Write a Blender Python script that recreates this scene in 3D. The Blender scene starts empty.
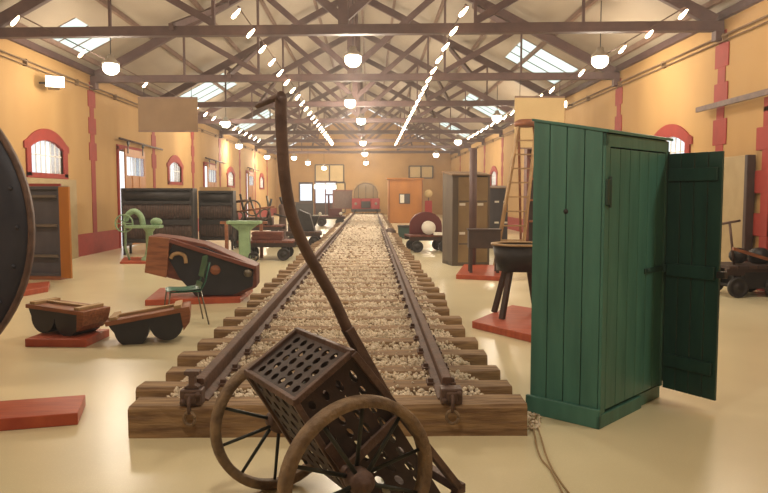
import bpy, bmesh, math, random
from mathutils import Vector, Matrix
random.seed(7)
PI = math.pi
C = bpy.context.scene.collection
HAZE = 0.0028

# ------------------------------------------------------------------ camera
F = 720.0; CAMH = 1.67
PITCH = math.atan(51.5/F); YAW = math.atan(14/F)      # down, right
cam = bpy.data.cameras.new('camera'); co = bpy.data.objects.new('camera', cam); C.objects.link(co)
co.location = (0, 0, CAMH)
co.rotation_euler = (PI/2 - PITCH, 0, -YAW)
cam.sensor_width = 36; cam.lens = F/768*36; cam.clip_end = 300; cam.clip_start = 0.05
bpy.context.scene.camera = co
CR = co.rotation_euler.to_matrix()
def ray(px, py):
    return CR @ Vector(((px-384)/F, (246.5-py)/F, -1))
def G(px, py, z=0.0):
    d = ray(px, py); t = (z-CAMH)/d.z
    return Vector((d.x*t, d.y*t, z))
def P(px, py, Y):
    d = ray(px, py); t = Y/d.y
    return Vector((d.x*t, Y, CAMH+d.z*t))

# ------------------------------------------------------------------ materials
def S(r, g, b):
    f = lambda c: ((c/255)/12.92 if c/255 <= .04045 else (((c/255)+.055)/1.055)**2.4)
    return (f(r), f(g), f(b), 1)
def mat(name, col, rough=.6, col2=None, scale=6, bump=0, metal=0, stretch=(1,1,1), detail=5, spec=.5, bscale=None, coat=0):
    m = bpy.data.materials.new(name); m.use_nodes = True
    nt = m.node_tree; b = nt.nodes['Principled BSDF']
    b.inputs['Base Color'].default_value = col; b.inputs['Roughness'].default_value = rough
    b.inputs['Metallic'].default_value = metal; b.inputs['Specular IOR Level'].default_value = spec
    b.inputs['Coat Weight'].default_value = coat
    tc = nt.nodes.new('ShaderNodeTexCoord'); mp = nt.nodes.new('ShaderNodeMapping')
    mp.inputs['Scale'].default_value = stretch
    nt.links.new(tc.outputs['Object'], mp.inputs['Vector'])
    if col2:
        n = nt.nodes.new('ShaderNodeTexNoise'); n.inputs['Scale'].default_value = scale; n.inputs['Detail'].default_value = detail
        nt.links.new(mp.outputs['Vector'], n.inputs['Vector'])
        r = nt.nodes.new('ShaderNodeValToRGB')
        r.color_ramp.elements[0].position = .3; r.color_ramp.elements[1].position = .7
        r.color_ramp.elements[0].color = col; r.color_ramp.elements[1].color = col2
        nt.links.new(n.outputs['Fac'], r.inputs['Fac']); nt.links.new(r.outputs['Color'], b.inputs['Base Color'])
    if bump:
        n2 = nt.nodes.new('ShaderNodeTexNoise'); n2.inputs['Scale'].default_value = bscale or scale*3; n2.inputs['Detail'].default_value = 6
        nt.links.new(mp.outputs['Vector'], n2.inputs['Vector'])
        bp = nt.nodes.new('ShaderNodeBump'); bp.inputs['Strength'].default_value = bump; bp.inputs['Distance'].default_value = .02
        nt.links.new(n2.outputs['Fac'], bp.inputs['Height']); nt.links.new(bp.outputs['Normal'], b.inputs['Normal'])
    return m
def emis(name, col, s):
    m = bpy.data.materials.new(name); m.use_nodes = True; nt = m.node_tree
    nt.nodes.remove(nt.nodes['Principled BSDF']); e = nt.nodes.new('ShaderNodeEmission')
    e.inputs['Color'].default_value = col; e.inputs['Strength'].default_value = s
    nt.links.new(e.outputs[0], nt.nodes['Material Output'].inputs[0]); return m
M = dict(
 floor = mat('polished_concrete', S(218,208,174), .28, S(200,190,156), 0.55, .05, bscale=30, spec=.5),
 wall  = mat('ochre_plaster', S(186,150,98), .85, S(172,136,86), 0.8, .15, bscale=14, stretch=(1,1,.35)),
 endwall = mat('brown_ochre_plaster', S(172,134,84), .85, S(154,118,72), 0.8),
 red   = mat('red_wall_paint', S(154,50,40), .75, S(140,44,36), 5),
 roof  = mat('pale_roof_sheeting', S(168,156,138), .7, S(148,136,120), 1.2, stretch=(1,.3,1)),
 truss = mat('brown_painted_timber', S(96,72,68), .65, S(78,58,58), 4, .1),
 purlin = mat('pale_purlin_timber', S(130,104,90), .7, S(110,86,72), 4),
 sleeper = mat('weathered_sleeper_wood', S(158,130,94), .85, S(104,78,56), 3, .8, stretch=(1,8,8), bscale=4),
 rail  = mat('rusty_rail_steel', S(100,70,54), .75, S(72,50,40), 8, .4, metal=0),
 stone = mat('pale_ballast_stone', S(244,234,216), .85, S(196,180,158), 9, .3),
 ballast = mat('ballast_bed', S(200,182,156), .9, S(146,128,104), 22, .8),
 redwood = mat('red_brown_varnished_board', S(176,84,52), .45, S(150,60,40), 3, .1, stretch=(1,6,1)),
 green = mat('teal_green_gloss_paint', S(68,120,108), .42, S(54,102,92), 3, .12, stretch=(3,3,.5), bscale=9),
 greend = mat('dark_and_shaded_green', S(34,68,60), .42, S(26,56,50), 3, .1, stretch=(3,3,.5)),  # shade on the open leaf put into the colour; shared with fittings and toolbox
 dark  = mat('black_iron', S(34,32,36), .5, S(50,46,46), 7, .2, metal=.3),
 disc  = mat('dark_blued_iron_plate', S(36,40,56), .5, S(52,54,66), 2.2, .3, metal=.25),
 rust  = mat('brown_rusted_iron', S(106,84,74), .6, S(74,56,52), 9, .4, metal=.3),
 tyre  = mat('dusty_brown_iron_tyre', S(140,118,92), .65, S(96,78,62), 14, .5, metal=.1),
 sheet = mat('dark_perforated_sheet', S(66,50,47), .55, S(48,38,38), 8, .2, metal=.35),
 spoke = mat('dark_spoke_iron', S(50,54,50), .5, metal=.4),
 woodb = mat('brown_pattern_wood', S(152,96,62), .55, S(112,64,42), 4, .2, stretch=(1,7,7)),
 woodr = mat('red_brown_timber', S(118,60,42), .6, S(88,42,32), 4, .2, stretch=(1,5,5)),
 woodl = mat('pale_worn_wood', S(178,148,106), .6, S(150,120,84), 4, .1),
 woodd = mat('dark_brown_wood', S(66,46,40), .6, S(50,36,34), 5, .1),
 blackp = mat('black_pattern_paint', S(20,24,36), .4, S(34,36,46), 5, .1),
 lgreen = mat('pale_green_machine_paint', S(142,172,134), .5, S(118,148,114), 6),
 chairg = mat('green_plastic', S(30,98,78), .4),
 steel = mat('dull_steel_tube', S(110,104,92), .4, metal=.7),
 grey  = mat('grey_olive_paint', S(104,94,82), .6, S(88,78,70), 4, stretch=(1,1,.4)),
 greyb = mat('blue_grey_paint', S(78,76,84), .55, S(62,60,68), 4, stretch=(1,1,.4)),
 tan   = mat('tan_door_paint', S(170,150,112), .7, S(156,136,98), 3),
 tan2 = mat('worn_tan_panel', S(150,128,94), .7, S(134,112,80), 3),
 orange = mat('orange_brown_varnish', S(184,120,48), .5, S(160,100,36), 2, stretch=(1,1,.3)),
 brownboard = mat('brown_board', S(128,104,78), .8, S(116,92,68), 2),
 cream = mat('cream_board', S(196,172,126), .8, S(186,162,118), 2),
 white = mat('white_paint', S(230,226,214), .5),
 locored = mat('red_railcar_paint', S(150,18,24), .4),
 rope  = mat('dusty_rope', S(150,126,92), .9),
 shade = mat('grey_lamp_shade', S(150,140,125), .5),
 darkred = mat('dark_red_machine_paint', S(96,36,38), .5),
)
M['bulb'] = emis('glowing_bulb', (1,.74,.46,1), 30)
M['lamp'] = emis('glowing_lamp_globe', (1,.90,.70,1), 14)
M['tube'] = emis('fluorescent_tube', (1,.97,.9,1), 4)
def glass_mat(name, tcol, a):
    m = bpy.data.materials.new(name); m.use_nodes = True; nt = m.node_tree
    nt.nodes.remove(nt.nodes['Principled BSDF'])
    t = nt.nodes.new('ShaderNodeBsdfTransparent'); t.inputs[0].default_value = tcol
    l = nt.nodes.new('ShaderNodeBsdfTranslucent'); l.inputs[0].default_value = tcol
    x = nt.nodes.new('ShaderNodeMixShader'); x.inputs[0].default_value = a
    nt.links.new(t.outputs[0], x.inputs[1]); nt.links.new(l.outputs[0], x.inputs[2])
    nt.links.new(x.outputs[0], nt.nodes['Material Output'].inputs[0]); return m
M['glass'] = glass_mat('bright_window_glass', (.95,.97,1,1), .25)
M['skylight'] = glass_mat('translucent_roof_panel', (.86,.92,.86,1), .6)
gm = bpy.data.materials.new('clear_glass'); gm.use_nodes = True
gb = gm.node_tree.nodes['Principled BSDF']; gb.inputs['Base Color'].default_value = S(140,120,92); gb.inputs['Roughness'].default_value = .1
M['cabglass'] = gm

# ------------------------------------------------------------------ mesh builder
class MB:
    def __init__(s): s.v = []; s.f = []; s.sm = []; s.X = Matrix.Identity(4)
    def xf(s, m=None): s.X = m or Matrix.Identity(4); return s
    def add(s, vs, fs, smooth=False):
        n = len(s.v); s.v += [s.X @ Vector(v) for v in vs]
        s.f += [tuple(i+n for i in f) for f in fs]; s.sm += [smooth]*len(fs); return s
    def box(s, x0, x1, y0, y1, z0, z1, rot=None, piv=None):
        vs = [Vector((x,y,z)) for z in (z0,z1) for y in (y0,y1) for x in (x0,x1)]
        if rot is not None:
            p = Vector(piv) if piv is not None else Vector(((x0+x1)/2,(y0+y1)/2,(z0+z1)/2))
            vs = [rot @ (v-p) + p for v in vs]
        return s.add(vs, [(0,2,3,1),(4,5,7,6),(0,1,5,4),(2,6,7,3),(0,4,6,2),(1,3,7,5)])
    def beam(s, a, b, w, h, up=(0,0,1)):
        a = Vector(a); b = Vector(b); d = (b-a).normalized(); u = Vector(up)
        if abs(d.dot(u)) > .98: u = Vector((0,1,0))
        r = d.cross(u).normalized(); u = r.cross(d)
        vs = [p + r*(i*w/2) + u*(j*h/2) for p in (a,b) for j in (-1,1) for i in (-1,1)]
        return s.add(vs, [(0,1,3,2),(4,6,7,5),(0,4,5,1),(2,3,7,6),(0,2,6,4),(1,5,7,3)])
    def tube(s, pts, r, n=10, cap=True):
        pts = [Vector(p) for p in pts]; rs = r if isinstance(r, (list,tuple)) else [r]*len(pts)
        vs = []; prev = None
        for i, p in enumerate(pts):
            d = (pts[min(i+1,len(pts)-1)] - pts[max(i-1,0)]).normalized()
            if prev is None:
                a = Vector((0,0,1)) if abs(d.z) < .9 else Vector((1,0,0)); u = d.cross(a).normalized()
            else: u = (prev - d*prev.dot(d)).normalized()
            prev = u; w = d.cross(u)
            vs += [p + (u*math.cos(2*PI*k/n) + w*math.sin(2*PI*k/n))*rs[i] for k in range(n)]
        fs = [(i*n+k, i*n+(k+1)%n, (i+1)*n+(k+1)%n, (i+1)*n+k) for i in range(len(pts)-1) for k in range(n)]
        s.add(vs, fs, True)
        if cap:
            m = len(s.v)-len(vs); e = m+(len(pts)-1)*n
            s.f += [tuple(m+k for k in range(n-1,-1,-1)), tuple(e+k for k in range(n))]; s.sm += [False,False]
        return s
    def lathe(s, prof, c=(0,0,0), axis='z', n=32, closed=False, smooth=True, a0=0):
        c = Vector(c); vs = []
        for (r, h) in prof:
            for k in range(n):
                a = 2*PI*k/n + a0; p = (r*math.cos(a), r*math.sin(a))
                v = Vector((p[0],p[1],h)) if axis=='z' else Vector((p[0],h,p[1])) if axis=='y' else Vector((h,p[0],p[1]))
                vs.append(c+v)
        L = len(prof); fs = []
        for i in range(L if closed else L-1):
            j = (i+1) % L
            fs += [(i*n+k, i*n+(k+1)%n, j*n+(k+1)%n, j*n+k) for k in range(n)]
        return s.add(vs, fs, smooth)
    def sphere(s, c, r, n=12, sq=(1,1,1)):
        m = n//2; pr = [(max(1e-4,r*math.sin(PI*i/m)), -r*math.cos(PI*i/m)) for i in range(m+1)]
        old = s.X; s.X = old @ Matrix.Translation(c) @ Matrix.Diagonal((*sq,1)); s.lathe(pr, n=n); s.X = old; return s
    def prism(s, poly, d, m=lambda u,v,w:(u,w,v), smooth=False):
        # poly in (u,v); extruded over w = d[0]..d[1]
        n = len(poly); vs = [m(u,v,w) for w in d for (u,v) in poly]
        s.add(vs, [tuple(range(n-1,-1,-1)), tuple(range(n,2*n))])
        b = len(s.v)-2*n
        s.f += [(b+k, b+(k+1)%n, b+n+(k+1)%n, b+n+k) for k in range(n)]; s.sm += [smooth]*n
        return s
    def band(s, outer, inner, d, m=lambda u,v,w:(u,w,v)):
        # strip between two open outlines of equal count, extruded
        n = len(outer); vs = [m(u,v,w) for w in d for (u,v) in list(outer)+list(inner)]
        fs = []; N = 2*n
        for k in range(n-1):
            fs += [(k,k+1,n+k+1,n+k), (N+k,N+n+k,N+n+k+1,N+k+1), (k,N+k,N+k+1,k+1), (n+k,n+k+1,N+n+k+1,N+n+k)]
        fs += [(0,n,N+n,N), (n-1,N+n-1,N+2*n-1,2*n-1)]
        return s.add(vs, fs)
    def perf(s, c, nx, ny, rf=.3, t=.008, margin=.06):
        p00,p10,p11,p01 = [Vector(p) for p in c]
        nrm = (p10-p00).cross(p01-p00).normalized()*t
        B = lambda u,v: (p00*(1-u)+p10*u)*(1-v) + (p01*(1-u)+p11*u)*v
        lu = ((p10-p00).length+(p11-p01).length)/2; lv = (p01-p00).length
        mu = margin*lu; 
        K = 12
        u_ = lambda i: margin + (1-2*margin)*i/nx
        v_ = lambda j: margin + (1-2*margin)*j/ny
        def quad(u0,u1,v0,v1):
            a = [B(u0,v0),B(u1,v0),B(u1,v1),B(u0,v1)]
            s.add(a+[x-nrm for x in a], [(0,1,2,3),(7,6,5,4)])
        quad(0,1,0,margin); quad(0,1,1-margin,1); quad(0,margin,margin,1-margin); quad(1-margin,1,margin,1-margin)
        e = [B(0,0),B(1,0),B(1,1),B(0,1)]
        s.add(e+[x-nrm for x in e], [(0,4,5,1),(1,5,6,2),(2,6,7,3),(3,7,4,0)])
        for i in range(nx):
            for j in range(ny):
                u0,u1,v0,v1 = u_(i),u_(i+1),v_(j),v_(j+1); uc=(u0+u1)/2; vc=(v0+v1)/2
                cu=(u1-u0)*lu; cv=(v1-v0)*lv; r=rf*min(cu,cv)
                sq=[];ci=[]
                for k in range(K):
                    a=2*PI*(k+.5)/K+0; ca,sa=math.cos(a),math.sin(a); q=1/max(abs(ca),abs(sa))
                    # snap to corners
                    x,y=ca*q*.5,sa*q*.5
                    if k%3==1: x=math.copysign(.5,ca); y=math.copysign(.5,sa)
                    sq.append(B(uc+x*(u1-u0), vc+y*(v1-v0))); ci.append(B(uc+r*ca/lu, vc+r*sa/lv))
                vs=sq+ci+[x-nrm for x in sq]+[x-nrm for x in ci]; fs=[]
                for k in range(K):
                    l=(k+1)%K
                    fs+=[(k,l,K+l,K+k),(2*K+l,2*K+k,3*K+k,3*K+l),(K+k,K+l,3*K+l,3*K+k)]
                s.add(vs,fs)
        return s
    def build(s, name, m, parent=None, bevel=0, kind=None):
        me = bpy.data.meshes.new(name); me.from_pydata([tuple(v) for v in s.v], [], s.f)
        me.polygons.foreach_set('use_smooth', s.sm)
        me.materials.append(M[m] if isinstance(m,str) else m)
        bm = bmesh.new(); bm.from_mesh(me); bmesh.ops.recalc_face_normals(bm, faces=bm.faces); bm.to_mesh(me); bm.free()
        me.update()
        o = bpy.data.objects.new(name, me); C.objects.link(o)
        if parent: o.parent = parent
        if bevel:
            b = o.modifiers.new('bevel','BEVEL'); b.width = bevel; b.segments = 2; b.limit_method='ANGLE'; b.angle_limit=.9
        if kind: o['kind'] = kind
        return o
def thing(name, label, cat, loc=(0,0,0), rz=0, group=None):
    o = bpy.data.objects.new(name, None); C.objects.link(o); o.empty_display_size=.1
    o.location = loc; o.rotation_euler = (0,0,rz); o['label']=label; o['category']=cat
    if group: o['group']=group
    return o
def tag(o, label, cat, group=None):
    o['label']=label; o['category']=cat
    if group: o['group']=group
    return o
def struct(name, mb, m, parent=None, bevel=0): 
    o = mb.build(name, m, parent, bevel)
    if not parent: o['kind']='structure'
    return o
def copy_tree(o, parent=None):
    c = o.copy(); C.objects.link(c); c.parent = parent
    for ch in list(o.children): copy_tree(ch, c)
    return c

# ------------------------------------------------------------------ hall shell
XL, XR, YB, YF, HW = -7.9, 6.86, -5.0, 61.0, 5.1
XM = (XL+XR)/2; SL = .53; HR = HW + SL*(XR-XL)/2
PXL, PXR = 20.85-5.85, 14.1   # y of the first pilaster / truss end on the left, on the right
BAY = 5.82
def holed(mb, u0,u1,v0,v1, holes, m3, w):
    # flat slab in u,v with rectangular holes; thickness over w
    us = sorted({u0,u1}|{h[0] for h in holes}|{h[1] for h in holes})
    for a,b in zip(us,us[1:]):
        hs = sorted([(h[2],h[3]) for h in holes if h[0]<=a+1e-6 and h[1]>=b-1e-6]); cur=v0; segs=[]
        for (p,q) in hs:
            if p>cur: segs.append((cur,p))
            cur=max(cur,q)
        if cur<v1: segs.append((cur,v1))
        for (p,q) in segs: mb.prism([(a,p),(b,p),(b,q),(a,q)], w, m3)
    return mb
struct('floor', MB().box(XL-.3,XR+.3,YB,YF+.3,-.2,0), 'floor')
ARCH_L = [17.9,29.5,41.2,52.9]; DOOR_L = [24.0,35.7,47.4]
ARCH_R = [16.5,28.2,39.9,51.6]; DOOR_R = [11.0]
mL = lambda u,v,w: (w,u,v)
def arch_holes(c): return (c-.9,c+.9,2.2,3.02)
hl = [arch_holes(c) for c in ARCH_L] + [(c-1.15,c+1.15,0,3.1) for c in DOOR_L] + [(16.75,18.95,0,2.05)]
hr = [arch_holes(c) for c in ARCH_R] + [(9.6,12.2,0,3.1)] 
struct('wall_left', holed(MB(), YB,YF,0,HW,hl,mL,(XL-.3,XL)), 'wall')
struct('wall_right', holed(MB(), YB,YF,0,HW,hr,mL,(XR,XR+.3)), 'wall')
be = MB(); mE = lambda u,v,w: (u,w,v)
bh = [(-5.9,-4.9,0,2.6),(-4.6,-2.9,0,2.7)]
holed(be, XL,XR,0,HW,bh,mE,(YF,YF+.3))
be.prism([(XL,HW),(XR,HW),(XM,HR)],(YF,YF+.3),mE)
struct('wall_back', be, 'endwall')
bf = MB(); bf.prism([(XL,0),(XR,0),(XR,HW),(XM,HR),(XL,HW)],(YB-.3,YB),mE); struct('wall_front', bf, 'wall')
# roof
SKL = [18.4,29.9,41.6,53.2]; SKR = [23.6,35.3,47.0]
LS = math.hypot((XR-XL)/2, HR-HW)
def rmap(side):
    ex = XL if side<0 else XR
    def f(u,v,w):   # u = y, v = distance up slope from eaves, w thickness
        t = v/LS; x = ex + (XM-ex)*t; z = HW + (HR-HW)*t
        return (x, u, z+w)
    return f
rf = MB()
skh=lambda c:(c-1.2,c+1.2,.2,1.2) if c==18.4 else (c-1.5,c+1.5,.55,2.5)
holed(rf, YB,YF+.3,-.05,LS, [skh(c) for c in SKL], rmap(-1), (.12,.16))
holed(rf, YB,YF+.3,-.05,LS, [(c-1.5,c+1.5,.55,2.5) for c in SKR], rmap(1), (.12,.16))
struct('ceiling', rf, 'roof')
wn = 1
for side, L in ((-1,SKL),(1,SKR)):
    for c in L:
        m = MB(); f = rmap(side); ua,ub,va,vb=skh(c); m.prism([(ua,va),(ub,va),(ub,vb),(ua,vb)],(.13,.14),f)
        o = struct('window_%d'%wn, m, 'skylight'); wn += 1
        m = MB()
        for kk in range(4): m.beam(f(ua+(ub-ua)*kk/3,va,.12), f(ua+(ub-ua)*kk/3,vb,.12), .025,.025)
        m.build('glazing_bar', 'purlin', o)
# purlins
k = 1
for side in (-1,1):
    for v in (.35,2.0,3.6,5.2,6.8,8.1):
        f = rmap(side); a = f(YB,v,.06); b = f(YF,v,.06)
        struct('trim_%d'%k, MB().beam(a,b,.08,.12), 'purlin'); k += 1
# wall plates, conduits
for (X,s) in ((XL,1),(XR,-1)):
    struct('trim_%d'%k, MB().box(X-.12 if s>0 else X-.1, X+.1 if s>0 else X+.12, YB,YF,HW-.05,HW+.1), 'truss'); k += 1
    m = MB(); m.tube([(X+s*.08,YB,4.72),(X+s*.08,YF,4.72)],.022,8); m.tube([(X+s*.08,YB,4.62),(X+s*.08,YF,4.62)],.015,8)
    for i in range(20):
        y=PXL+ i*2.9-4; m.box(X if s>0 else X-.1, X+.1 if s>0 else X, y,y+.04,4.6,4.76)
    struct('trim_%d'%k, m, 'brownboard'); k += 1
# pilasters (painted quoin strips)
for (X,s,y0,n0,n1) in ((XL,1,PXL,-1,8),(XR,-1,PXR,-1,8)):
    for i in range(n0,n1):
        y = y0+i*BAY; m = MB()
        if y > YF-.5: continue
        x0,x1 = (X,X+.05) if s>0 else (X-.05,X)
        m.box(x0+(0 if s>0 else .035),x1-(.035 if s>0 else 0),y-.15,y+.15,0,HW-.25)
        for (a,b) in ((4.15,4.6),(3.4,3.85),(2.65,3.15),):
            if a>0: m.box(x0+(0 if s>0 else .03),x1-(.03 if s>0 else 0),y-.27,y+.27,a,b)
        struct('trim_%d'%k, m, 'red', bevel=.005); k += 1
# red skirting
def skirt(name, X, s, holes):
    m = MB(); holed(m, YB,YF,0,.6,holes,mL,(X,X+.03) if s>0 else (X-.03,X)); struct(name, m, 'red')
skirt('baseboard_left', XL, 1, [(c-1.2,c+1.2,0,.6) for c in DOOR_L]+[(16.5,19.3,0,.6)])
skirt('baseboard_right', XR, -1, [(9.5,12.3,0,.6)])

# arched windows with red surrounds
def arch_outline(c,w,zs,za,n=12):
    pts=[(c-w,2.12)]
    r=((w*w)+(za-zs)**2)/(2*(za-zs)); a=math.asin(min(1,w/r)); zc=za-r
    for i in range(n+1):
        t=-a+2*a*i/n; pts.append((c+r*math.sin(t), zc+r*math.cos(t)))
    pts.append((c+w,2.12)); return pts
for (X,s,L) in ((XL,1,ARCH_L),(XR,-1,ARCH_R)):
    for c in L:
        m=MB(); w=(X-.05,X+.04) if s>0 else (X-.04,X+.05)
        m.band(arch_outline(c,1.12,2.92,3.28), arch_outline(c,.9,2.8,3.0), w, mL)
        m.box(w[0],w[1],c-1.12,c+1.12,2.08,2.2)
        for sg in (-1,1): m.prism([(c+sg*1.1,2.75),(c+sg*1.22,2.75),(c+sg*1.22,2.9),(c+sg*1.1,2.95)],w,mL)
        o=struct('window_%d'%wn,m,'red'); wn+=1
        m=MB(); xx=X-.06*s
        m.box(xx-.01,xx+.01,c-.9,c+.9,2.2,3.05); m.build('pane','glass',o)
        m=MB()
        for i in range(-3,4): m.box(xx+.02*s-.012,xx+.02*s+.012,c+i*.26-.012,c+i*.26+.012,2.2,3.0)
        m.box(xx+.02*s-.012,xx+.02*s+.012,c-.9,c+.9,2.62,2.645); m.build('window_bars','white',o)
# doorway below the first arch, left wall
m=MB()
m.band([(16.5,0),(16.5,2.07),(19.4,2.07),(19.4,0)],[(16.8,0),(16.8,1.9),(18.9,1.9),(18.9,0)],(XL-.02,XL+.09),mL)
d1=struct('door_1',m,'tan',bevel=.01)
MB().box(XL-.22,XL-.17,16.85,18.85,0,1.95).build('door_leaf','orange',d1,.01)
# sliding doors in left wall
dn=2
for c in DOOR_L:
    m=MB(); m.box(XL-.2,XL+.06,c-1.27,c-1.15,0,3.2).box(XL-.2,XL+.06,c+1.15,c+1.27,0,3.2).box(XL-.2,XL+.06,c-1.27,c+1.27,3.1,3.25)
    o=struct('door_%d'%dn,m,'red',bevel=.01); dn+=1
    m=MB(); m.tube([(XL+.16,c-1.4,3.42),(XL+.16,c+3.2,3.36)],.035,8); m.build('sliding_rail','rust',o)
    m=MB(); m.box(XL+.09,XL+.14,c-.85,c+1.2,.03,2.3).box(XL+.09,XL+.14,c-.85,c+1.2,2.9,3.15).box(XL+.09,XL+.14,c-.85,c-.72,2.3,2.9).box(XL+.09,XL+.14,c+1.07,c+1.2,2.3,2.9)
    for yy in (c-.2,c+.5): m.box(XL+.14,XL+.155,yy-.02,yy+.02,.1,2.3)
    l=m.build('door_leaf','orange',o,.008)
    m=MB(); m.box(XL+.105,XL+.12,c-.72,c+1.07,2.3,2.9); m.build('pane','glass',l)
    m=MB()
    for i in range(1,4): m.box(XL+.1,XL+.13,c-.72+i*.45-.015,c-.72+i*.45+.015,2.3,2.9)
    m.build('glazing_bar','white',l)
    m=MB()
    for yy in (c-.6,c+.9): m.lathe([(.02,-.02),(.09,-.02),(.09,.02),(.02,.02)],(XL+.16,yy,3.34),'x',16,True).box(XL+.14,XL+.16,yy-.03,yy+.03,3.0,3.34)
    m.build('hanger_wheel','dark',o)
# right wall doorway with quoins and rail
m=MB()
m.box(XR-.06,XR+.2,12.2,12.45,0,3.2).box(XR-.06,XR+.2,9.35,9.6,0,3.2).box(XR-.06,XR+.2,9.35,12.45,3.1,3.35)
for z in (.2,.95,1.7,2.45): m.box(XR-.065,XR+.2,12.2,12.65,z,z+.4)
o=struct('door_%d'%dn,m,'red',bevel=.01); dn+=1
MB().beam((XR-.18,9.0,3.4),(XR-.18,14.75,3.4),.05,.1).build('sliding_rail','rust',o)
MB().box(XR-.16,XR-.08,12.75,14.0,.03,2.38).build('door_leaf','tan',o,.01)
MB().box(XR-.2,XR-.05,12.65,12.75,.03,2.38).build('leaf_edge','woodd',o,.01)
MB().box(XR+.22,XR+.27,9.6,12.2,0,3.1).build('closed_leaf','woodd',o,.01)

# back wall joinery
def backwin(n,x0,x1,z0,z1,nx,nz,diag=False,paint='woodd',pane='cream'):
    m=MB(); y=YF-.06
    for i in range(nx+1):
        x=x0+(x1-x0)*i/nx; m.box(x-.05,x+.05,y-.04,y+.04,z0,z1)
    for j in range(nz+1):
        z=z0+(z1-z0)*j/nz; m.box(x0,x1,y-.04,y+.04,z-.05,z+.05)
    if diag: m.beam((x0,y,z0+(z1-z0)/nz),(x0+(x1-x0)/nx,y,z1),.06,.08) if diag<0 else m.beam((x1-(x1-x0)/nx,y,z0+(z1-z0)/nz),(x1,y,z1),.06,.08)
    o=struct('window_%d'%n,m,paint); MB().box(x0,x1,y+.03,y+.055,z0,z1).build('pane',pane,o); return o
backwin(wn,-4.6,-2.2,2.75,4.2,2,1,1); wn+=1
backwin(wn,3.3,5.3,3.1,4.1,2,1,-1); wn+=1
backwin(wn,-2.85,-2.1,.2,2.7,1,2); wn+=1
m=MB()
for (a,b,c_,d_) in ((-6.0,-5.9,0,2.7),(-4.9,-4.8,0,2.7),(-6.0,-4.8,2.6,2.75)): m.box(a,b,YF-.05,YF+.3,c_,d_)
o=struct('door_%d'%dn,m,'woodd'); dn+=1
MB().box(-5.9,-4.9,YF+.25,YF+.27,1.2,2.6).build('pane','glass',o); MB().box(-5.9,-4.9,YF+.22,YF+.28,0,1.2).build('door_leaf','woodd',o)
m=MB()
for (a,b,c_,d_) in ((-4.7,-4.6,0,2.8),(-2.9,-2.8,0,2.8),(-4.7,-2.8,2.7,2.85),(-3.8,-3.72,0,2.7)): m.box(a,b,YF-.05,YF+.3,c_,d_)
o=struct('door_%d'%dn,m,'woodr'); dn+=1
MB().box(-4.6,-2.9,YF+.25,YF+.27,1.0,2.7).build('pane','glass',o); MB().box(-4.6,-2.9,YF+.22,YF+.28,0,1.0).build('door_leaf','woodd',o)
t=thing('fluorescent_light','bright white fluorescent light over the far left doorway in the end wall','light',(-3.75,YF-.45,2.2))
MB().box(-.95,.95,-.06,.06,.3,.4).build('housing','white',t); MB().tube([(-.9,-.03,.22),(.9,-.03,.22)],.07,10).build('fluorescent_tube','tube',t)
MB().tube([(-.9,-.03,.05),(.9,-.03,.05)],.07,10).build('fluorescent_tube','tube',t); MB().box(-.95,-.9,-.06,.25,-.05,.4).box(.9,.95,-.06,.25,-.05,.4).build('bracket','white',t)

# ------------------------------------------------------------------ trusses
def make_truss():
    t=thing('roof_truss','','roof truss')
    W=(XR-XL)-.02; hw=W/2; H=HR-HW-.12; z0=4.93
    MB().box(-hw,hw,-.1,.1,z0-.095,z0+.095).build('tie_beam','truss',t,.01)
    for sg in (-1,1): MB().beam((sg*hw*.98,0,z0+.1),(0,0,HR-.2),.14,.24).build('rafter','truss',t,.01)
    MB().box(-.1,.1,-.09,.09,z0+.1,HR-.2).build('king_post','truss',t,.01)
    zr=lambda x: HR-.25-SL*abs(x)*1.0
    for sg in (-1,1):
        MB().beam((sg*.05,0,z0+.25),(sg*2.6,0,zr(2.6)),.1,.16).build('strut','truss',t)
        MB().beam((sg*2.6,0,z0+.1),(sg*2.6,0,zr(2.6)),.06,.08).build('post','truss',t)
        MB().beam((sg*2.6,0,z0+.15),(sg*4.7,0,zr(4.7)),.09,.14).build('strut','truss',t)
        MB().beam((sg*4.7,0,z0+.1),(sg*4.7,0,zr(4.7)),.05,.06).build('post','truss',t)
        x0=sg*hw
        MB().box(min(x0,x0-sg*.16),max(x0,x0-sg*.16),-.11,.11,z0-.28,z0-.095).build('wall_bracket','truss',t,.01)
    return t
proto=None
ordn=['nearest roof truss, its tie beam crossing the very top of the photo','second roof truss from the front, above the open green door','third roof truss from the front, behind the hanging boards','fourth roof truss from the front','fifth roof truss from the front','sixth roof truss from the front','third roof truss from the end wall','second roof truss from the end wall','roof truss standing closest to the end wall']
ys=[]
for i in range(9):
    yr=PXR+i*BAY; yl=PXL+i*BAY
    if max(yr,yl)>YF: continue
    ys.append((yl,yr))
for i,(yl,yr) in enumerate(ys):
    o=proto if proto and i==0 else (copy_tree(proto) if proto else make_truss())
    proto=proto or o
    o.location=(XM,(yl+yr)/2,0); o.rotation_euler=(0,0,math.atan((yr-yl)/(XR-XL)))
    lab=ordn[i] if i<6 else ordn[9-(len(ys)-i)]
    o['label']='brown timber '+lab; o['group']='roof trusses across the hall'
# inclined braces between trusses, under each slope
m_done=0
for i in range(len(ys)-1):
    y0=(ys[i][0]+ys[i][1])/2; y1=(ys[i+1][0]+ys[i+1][1])/2
    for sg in (-1,1):
        x=XM+sg*3.4; z=HR-SL*3.4-.3
        o=MB().beam((x-sg*.0,y0,4.98),(x,y1,z),.09,.13).build('roof_brace','truss')
        tag(o,'brown diagonal timber brace running between two roof trusses','roof brace','diagonal braces between the roof trusses')

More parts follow.
